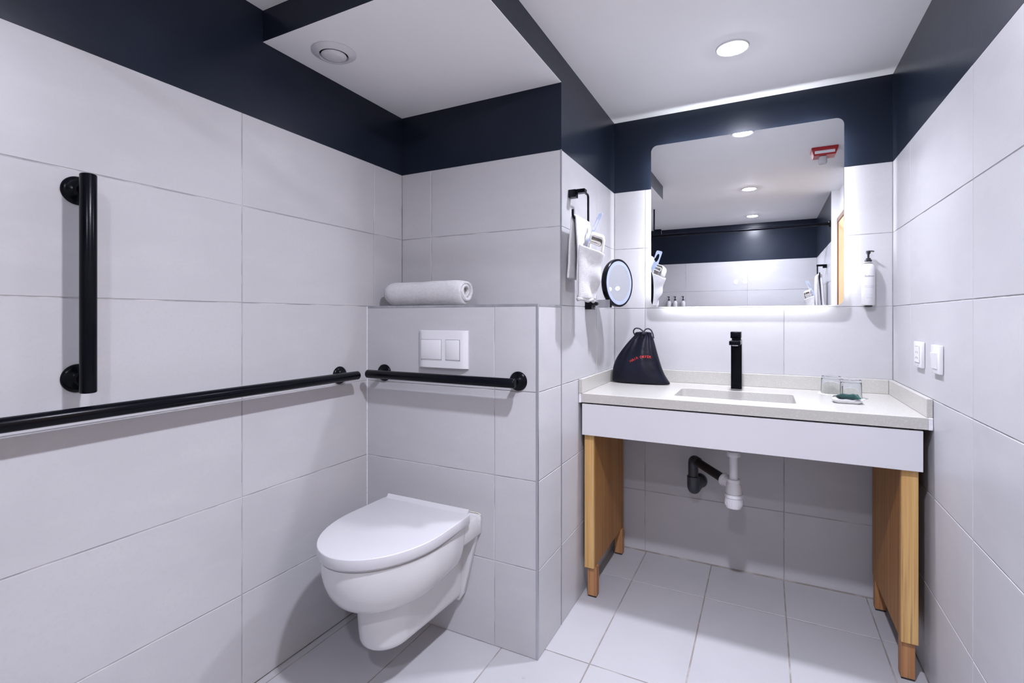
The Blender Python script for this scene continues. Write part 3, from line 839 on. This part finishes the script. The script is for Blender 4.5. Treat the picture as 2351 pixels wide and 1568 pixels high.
for x, y, lab in ((0.243, 2.405, 'thin white paper coaster under the tumbler nearer the tap'), (0.297, 2.300, 'thin white paper coaster under the tumbler behind the green packet')):
    o = link('paper_coaster', lathe([(0.0, 0.0002), (0.047, 0.0002), (0.047, 0.0012), (0.0, 0.0012)], 40), M_PAPER, loc=(x, y, CT))
    tag(o, lab, 'coaster', 'paper coasters')
t = thing('soap_dish', 'small white dish holding the green packet', 'dish', (0.268, 2.172, CT))
rings = []
for z, s_ in ((0.0004, 0.80), (0.003, 0.86), (0.011, 1.0), (0.0122, 1.0), (0.0118, 0.965), (0.005, 0.84), (0.004, 0.78)):
    rings.append([Vector((x, y, z)) for x, y in rrect(0, 0, 0.094 * s_, 0.066 * s_, 0.016 * s_, 6)])
link('dish_body', loft(rings), M_CERAMIC, t, smooth=50)
t = thing('soap_packet', 'crumpled dark green soap packet on the white dish', 'soap', (0.268, 2.174, CT + 0.0128), rotz=R(6))
rings = []
for i in range(17):
    a = -1 + 2 * i / 16
    prof = max(0.0, 1 - (abs(a) / 0.86) ** 5) if abs(a) < 0.86 else 0.0
    h = 0.0016 + 0.0085 * prof
    wy = 0.0185 + 0.005 * abs(a) ** 6 - 0.0015 * math.sin(6 * a)
    x = a * 0.0385
    tw_ = 0.005 * a
    rings.append([Vector((x + 0.0012 * math.sin(k * 2.4) * abs(a), wy * math.cos(2 * math.pi * k / 16), 0.009 + h * math.sin(2 * math.pi * k / 16) * (1 + 0.12 * math.sin(7 * a + k)) + (0.002 * abs(a) ** 3 if k < 8 else 0) + tw_ * math.cos(2 * math.pi * k / 16))) for k in range(16)])
link('wrapper', loft(rings), M_GREEN, t, smooth=60)

# ------------------------------------------------------------------ lotion bottles
def lotion(loc, label, group, full, rotz=0.0):
    """local: wall at y=0 side +y, bottle in front; z=0 bottom of bottle"""
    t = thing('lotion_bottle', label, 'bottle', loc, group, rotz)
    c = (0, -0.029, 0)
    rb = 0.0232
    link('bottle_body', lathe([(0.0, 0.0005), (0.020, 0.0005), (rb, 0.004), (rb, 0.145), (0.0225, 0.155), (0.019, 0.166), (0.013, 0.172), (0.0, 0.173)], 36, origin=c), M_PLASTIC, t, smooth=50)
    p = link('pump', lathe([(0.0, 0.1732), (0.0125, 0.1732), (0.0125, 0.186), (0.0085, 0.189), (0.0085, 0.193), (0.0042, 0.195), (0.0038, 0.208), (0.0075, 0.213), (0.0085, 0.221), (0.007, 0.224), (0.0, 0.2245)], 24, origin=c), M_BLACKP, t, smooth=50)
    link('nozzle', tube([(0.002, -0.0305, 0.2205), (0.010, -0.036, 0.2215), (0.0165, -0.041, 0.219)], 0.0032, 10), M_BLACKP, p, smooth=50)
    link('wall_bracket', box(-0.012, 0.014, -0.030, -0.0006, -0.005, 0.0002, 0.001, 1), M_BLACKP, t)
    link('wall_clip', box(-0.0145, 0.0145, -0.0062, -0.0006, 0.03, 0.12, 0.001, 1), M_BLACKP, t)
    link('collar_ring', lathe([(0.0130, 0.1742), (0.0172, 0.1742), (0.0172, 0.1772), (0.0130, 0.1772)], 24, origin=c), M_PLASTIC, t, smooth=50)
    if full:
        # print wrapped round the bottle, facing the room
        def wrap(tb, zc, m, nm):
            for v in tb.verts:
                a = v.co.x / rb
                v.co = Vector((rb * math.sin(a) * 1.006, -0.029 - rb * math.cos(a) * 1.006, zc + v.co.y))
            link(nm, tb, m, t)
        wrap(text_bm('Radisson', 0.0105, 0.95, 0.35), 0.119, M_INK, 'lettering')
        wrap(text_bm('BODY LOTION', 0.0052, 1.05), 0.0795, M_INKL, 'lettering')
        def dashes(widths, h):
            bm_ = bmesh.new()
            x = -(sum(widths) + 0.0012 * (len(widths) - 1)) / 2
            for w_ in widths:
                cols_ = [x + w_ * k / 4 for k in range(5)]
                lo_ = [bm_.verts.new((c_, -h / 2, 0)) for c_ in cols_]; hi_ = [bm_.verts.new((c_, h / 2, 0)) for c_ in cols_]
                for k in range(4): bm_.faces.new((lo_[k], lo_[k + 1], hi_[k + 1], hi_[k]))
                x += w_ + 0.0012
            return bm_
        wrap(dashes([0.009, 0.006, 0.004, 0.011], 0.0012), 0.0735, M_INKL, 'print_line')
        wrap(dashes([0.008, 0.013], 0.0014), 0.043, M_INKB, 'print_line')
        wrap(dashes([0.006, 0.002, 0.010], 0.0013), 0.0305, M_INKL, 'print_line')
    return t
lotion((0.379, YV, 1.2105), 'white lotion bottle with black pump fixed to the wall beside the mirror', 'pump bottles', True)
for x, lab in ((-0.955, 'white pump bottle reflected in the mirror, nearest the hanging towel'), (-0.888, 'white pump bottle reflected in the mirror, middle of the three'),
               (-0.803, 'white pump bottle reflected in the mirror, standing apart from the other two')):
    lotion((x, YK, 1.175), lab, 'pump bottles', False, math.pi)

# ------------------------------------------------------------------ socket and switch on the right wall
def wall_plate(y0, y1, z0, z1, label, cat, name):
    t = thing(name, label, cat, (XR, (y0 + y1) / 2, (z0 + z1) / 2))
    hy, hz = (y1 - y0) / 2, (z1 - z0) / 2
    link('plate', box(-0.0105, -0.0006, -hy, hy, -hz, hz, 0.002, 2), M_PLASTIC, t, smooth=40)
    return t, hy, hz
t, hy, hz = wall_plate(2.051, 2.141, 0.995, 1.080, 'white shaver socket plate on the tiled wall, nearer the mirror', 'socket', 'wall_socket')
s_ = link('insert', box(-0.0125, -0.0106, -0.027, 0.027, -0.026, 0.026, 0.0006, 1), M_PLASTIC, t)
bm = bmesh.new()
for (yy, zz, w_, h_) in ((0, 0.0275, 0.056, 0.0012), (0, -0.0275, 0.056, 0.0012), (0.0282, 0, 0.0012, 0.054), (-0.0282, 0, 0.0012, 0.054)):
    box(-0.0112, -0.0106, yy - w_ / 2, yy + w_ / 2, zz - h_ / 2, zz + h_ / 2, bm=bm)
link('shadow_gap', bm, M_INKL, t)
bm = bmesh.new()
for (yy, zz) in ((0.010, 0.008), (-0.010, 0.008), (0, -0.009), (0.012, -0.011), (-0.012, -0.011)):
    box(-0.0131, -0.0126, yy - 0.0024, yy + 0.0024, zz - 0.0032, zz + 0.0032, bm=bm)
link('pin_holes', bm, M_INKL, s_)
link('print_mark', box(-0.0110, -0.0106, -0.014, -0.004, -0.036, -0.033), M_INKL, t)
t, hy, hz = wall_plate(1.862, 1.945, 0.993, 1.078, 'white light switch plate on the tiled wall, nearer the camera', 'switch', 'light_switch')
rk = loft([[Vector((-0.0106, y, z)) for y, z in ((-0.022, -0.028), (0.022, -0.028), (0.022, 0.020), (-0.022, 0.020))],
           [Vector((x, y, z)) for x, y, z in ((-0.0125, -0.0215, -0.0275), (-0.0125, 0.0215, -0.0275), (-0.0175, 0.0215, 0.0195), (-0.0175, -0.0215, 0.0195))]])
link('rocker', rk, M_PLASTIC, t)

# ------------------------------------------------------------------ towel hangers with dressed hand towels
def towel_hanger(loc, rotz, lab_h, lab_t, lab_c, lab_k, ah=0.12, back=0.225, drop=0.0, thick=0.0085, rx=0.054):
    """local frame: x outward from the wall, y along it, origin on the wall at the rail height"""
    t = thing('towel_hanger', lab_h, 'towel hanger', loc, 'black towel hangers', rotz)
    link('wall_block', box(0.0006, 0.030, -0.002, 0.030, ah - 0.022, ah + 0.008, 0.001, 1), M_BLACK, t)
    link('arm', box(0.0301, rx + 0.012, 0.002, 0.030, ah - 0.007, ah + 0.008, 0.001, 1), M_BLACK, t)
    path = arc_path([(rx, 0.0305, ah), (rx, 0.082, ah), (rx, 0.082, 0.0), (rx, -0.098, 0.0), (rx, -0.098, 0.028)], 0.014, 6)
    link('rail', tube(path, 0.0044, 12), M_BLACK, t, smooth=50)
    # towel draped over the rail
    tw = thing('hand_towel', lab_t, 'towel', loc, 'dressed hand towels', rotz)
    rr = 0.0052 + thick / 2
    fl = 0.292 + drop
    def drape(u, v):
        # u 0..1 along the cloth: back hem -> over rail -> front fold ; v across
        s = -0.090 + 0.166 * v
        wav = 0.004 * math.sin(7 * v * math.pi + 1) * (abs(u - 0.42) * 1.6)
        if u < 0.4:
            k = u / 0.4
            z = -back + (back - 0.003) * k
            x = 0.028 + (rx - 0.028 - rr) * k + wav * 0.6
        elif u < 0.5:
            a = math.pi * (u - 0.4) / 0.1
            z = -0.003 + (rr + 0.003) * math.sin(a)
            x = rx - rr * math.cos(a)
        else:
            k = (u - 0.5) / 0.5
            z = -0.003 - fl * k
            x = rx + rr + 0.004 * math.sin(k * 3.1) + wav
        s += 0.003 * math.sin(u * 20)
        return Vector((x, s * (1 - 0.03 * abs(u - 0.45)), z))
    sheet(drape, 60, 12, 'draped_cloth', M_TOWEL, tw, thick, 1)
    x0 = rx + rr + thick + 0.002
    def pocket(u, v):
        # v across, u from the bottom fold up to the hem of the pocket
        s = -0.094 + 0.180 * v
        bul = max(0.0, math.sin(math.pi * v)) ** 0.75
        z = -0.302 - drop + 0.203 * u - 0.032 * u * bul
        x = x0 + (0.020 + 0.046 * u ** 0.8) * bul + 0.005 * math.sin(10 * v + 5 * u) * bul + 0.004 * math.sin(13 * u + 4 * v) * bul
        if u > 0.9: x += 0.0035 * (u - 0.9) * 10
        return Vector((x, s, z))
    sheet(pocket, 24, 22, 'pocket_fold', M_TOWEL, tw, 0.0085, 1)
    bm = tube([(x0 - 0.002 + 0.020 * max(0.0, math.sin(math.pi * i / 14)) ** 0.75, -0.094 + 0.180 * i / 14, -0.303 - drop + 0.003 * math.sin(i)) for i in range(15)], 0.0085, 10)
    link('bottom_fold', bm, M_TOWEL, tw, smooth=180)
    # face cloth folded into a fan, standing in the pocket
    fc = thing('face_cloth', lab_c, 'face cloth', loc, 'folded face cloths', rotz)
    MC = Matrix.Translation((0.116 + x0 - 0.0740, -0.012, -0.090 - drop)) @ Matrix.Rotation(R(14), 4, 'Y') @ Matrix.Rotation(R(14), 4, 'X') @ Matrix.Rotation(R(16), 4, 'Z')
    pts = arc_path([(-0.024, 0, -0.046), (-0.026, 0, 0.004), (0.016, 0, -0.008), (0.017, 0, 0.008), (-0.022, 0, 0.014), (-0.020, 0, 0.033), (0.020, 0, 0.026), (0.026, 0, 0.010), (0.026, 0, -0.046)], 0.008, 6)
    def fan(u, v):
        i = u * (len(pts) - 1); k = min(int(i), len(pts) - 2); f = i - k
        p = pts[k].lerp(pts[k + 1], f)
        return MC @ Vector((p.x * (1 + 0.10 * v), -0.024 + 0.056 * v, p.z * (1 + 0.12 * v) + 0.003 * math.sin(4 * v + 9 * u)))
    sheet(fan, 90, 8, 'fan_folds', M_CLOTH, fc, 0.0058, 0)
    # pale blue card hanger tucked into the pocket
    cd = thing('hanger_card', lab_k, 'card', loc, 'pale blue hanger cards', rotz)
    w_, L0, L1 = 0.0225, -0.085, 0.070
    hole = [(0.0125 * math.cos(R(a)), 0.026 + 0.026 * math.sin(R(a))) for a in range(-40, -380, -20)]
    poly = [(-w_, L0), (w_, L0), (w_ - 0.010, 0.004)] + hole + [(w_ - 0.004, 0.018), (w_, 0.016), (w_, L1 - 0.006), (w_ - 0.006, L1), (-w_ + 0.006, L1), (-w_, L1 - 0.006)]
    upv = Vector((0.36, 0.14, 0.92)).normalized()
    wv = Vector((-0.66, 0.75, 0.0)); wv = (wv - upv * wv.dot(upv)).normalized()
    nv = wv.cross(upv)
    MK = Matrix.Translation((0.0965 + x0 - 0.0740, 0.020, -0.034 - drop)) @ Matrix((wv, nv, upv)).transposed().to_4x4()
    bm = bmesh.new()
    f0 = [bm.verts.new(MK @ Vector((a, -0.0005, b))) for a, b in poly]
    f1 = [bm.verts.new(MK @ Vector((a, 0.0005, b))) for a, b in poly]
    n = len(poly)
    for i, j, k in tessellate_polygon([[Vector((a, b, 0)) for a, b in poly]]):
        bm.faces.new((f0[i], f0[j], f0[k])); bm.faces.new((f1[k], f1[j], f1[i]))
    for i in range(n):
        bm.faces.new((f0[i], f0[(i + 1) % n], f1[(i + 1) % n], f1[i]))
    link('card_sheet', bm, M_CARD, cd)
towel_hanger((XP, 1.834, 1.532), 0.0,
             'black open towel hanger on the partition wall beside the magnifying mirror', 'white hand towel folded into a pocket, hanging beside the magnifying mirror',
             'cream folded face cloth standing in the pocket of the hand towel', 'pale blue card tucked into the hand towel pocket beside the magnifying mirror')
towel_hanger((XR, 0.045, 1.505), math.pi,
             'black towel hanger reflected in the mirror, beside the oak door', 'white hand towel reflected in the mirror, hanging beside the oak door',
             'face cloth in the hand towel reflected in the mirror by the oak door', 'card in the hand towel reflected in the mirror by the oak door',
             0.095, 0.26, 0.06, 0.018, 0.062)

# ------------------------------------------------------------------ magnifying mirror
t = thing('magnifying_mirror', 'round black rimmed magnifying mirror on the partition wall', 'mirror', (XP, 2.075, 1.222))
link('wall_block', box(0.0006, 0.030, -0.040, 0.012, -0.026, 0.022, 0.001, 1), M_BLACK, t)
link('arm', box(0.0301, 0.100, -0.012, 0.006, -0.020, 0.016, 0.001, 1), M_CHROME, t)
link('pivot', lathe([(0.008, -0.018), (0.008, -0.0122)], 16, 'Y', (0.042, 0, -0.002)), M_BLACKP, t, smooth=40)
C = Vector((0.122, 0.060, 0.089))
nrm = Vector((0.945, -0.327, 0.0)).normalized()
rotm = Matrix.Translation(C) @ nrm.to_track_quat('Z', 'Y').to_matrix().to_4x4()
def disc(prof, n=64): return xform(lathe(prof, n), rotm)
hs = link('rim', disc([(0.0, -0.030), (0.085, -0.030), (0.100, -0.022), (0.104, -0.014), (0.104, 0.0), (0.102, 0.002), (0.096, 0.002), (0.095, -0.0015), (0.0, -0.0015)]), M_BLACK, t, smooth=40)
link('frosted_ring', disc([(0.079, -0.0012), (0.079, 0.0010), (0.0948, 0.0010), (0.0948, -0.0012)]), M_FROST, t, smooth=40)
link('glass', disc([(0.0788, -0.0010)] + [(0.0788 * k / 24, 0.0009 * (k / 24) ** 2 - 0.0004) for k in range(24, -1, -1)], 72), M_MIRROR, t, smooth=30)
link('neck', box(0.080, 0.104, -0.010, 0.012, -0.018, 0.012, 0.002, 1), M_BLACK, t)
# ------------------------------------------------------------------ shower rail seen in the mirror
t = thing('shower_rail', 'black shower curtain rail reflected in the mirror under the ceiling', 'rail', (-0.2, 0.29, 1.905))
link('rail', tube([(XL + 0.002 + 0.2, 0, 0), (XR - 0.002 + 0.2, 0, 0)], 0.0125, 18), M_BLACK, t, smooth=40)
for x, sg in ((XR - 0.0006 + 0.2, -1), (XL + 0.0006 + 0.2, 1)):
    link('end_flange', lathe([(0.0, 0.0), (0.026, 0.0), (0.026, sg * 0.008), (0.014, sg * 0.014), (0.0, sg * 0.014)], 28, 'X', (x, 0, 0)), M_BLACK, t, smooth=40)
link('ceiling_stay', tube(arc_path([(-0.64, 0, 0.010), (-0.64, 0, 0.055), (-0.70, 0, 0.055), (-0.70, 0, ZC - 1.905 - 0.001)], 0.006, 4), 0.007, 10), M_BLACK, t, smooth=40)
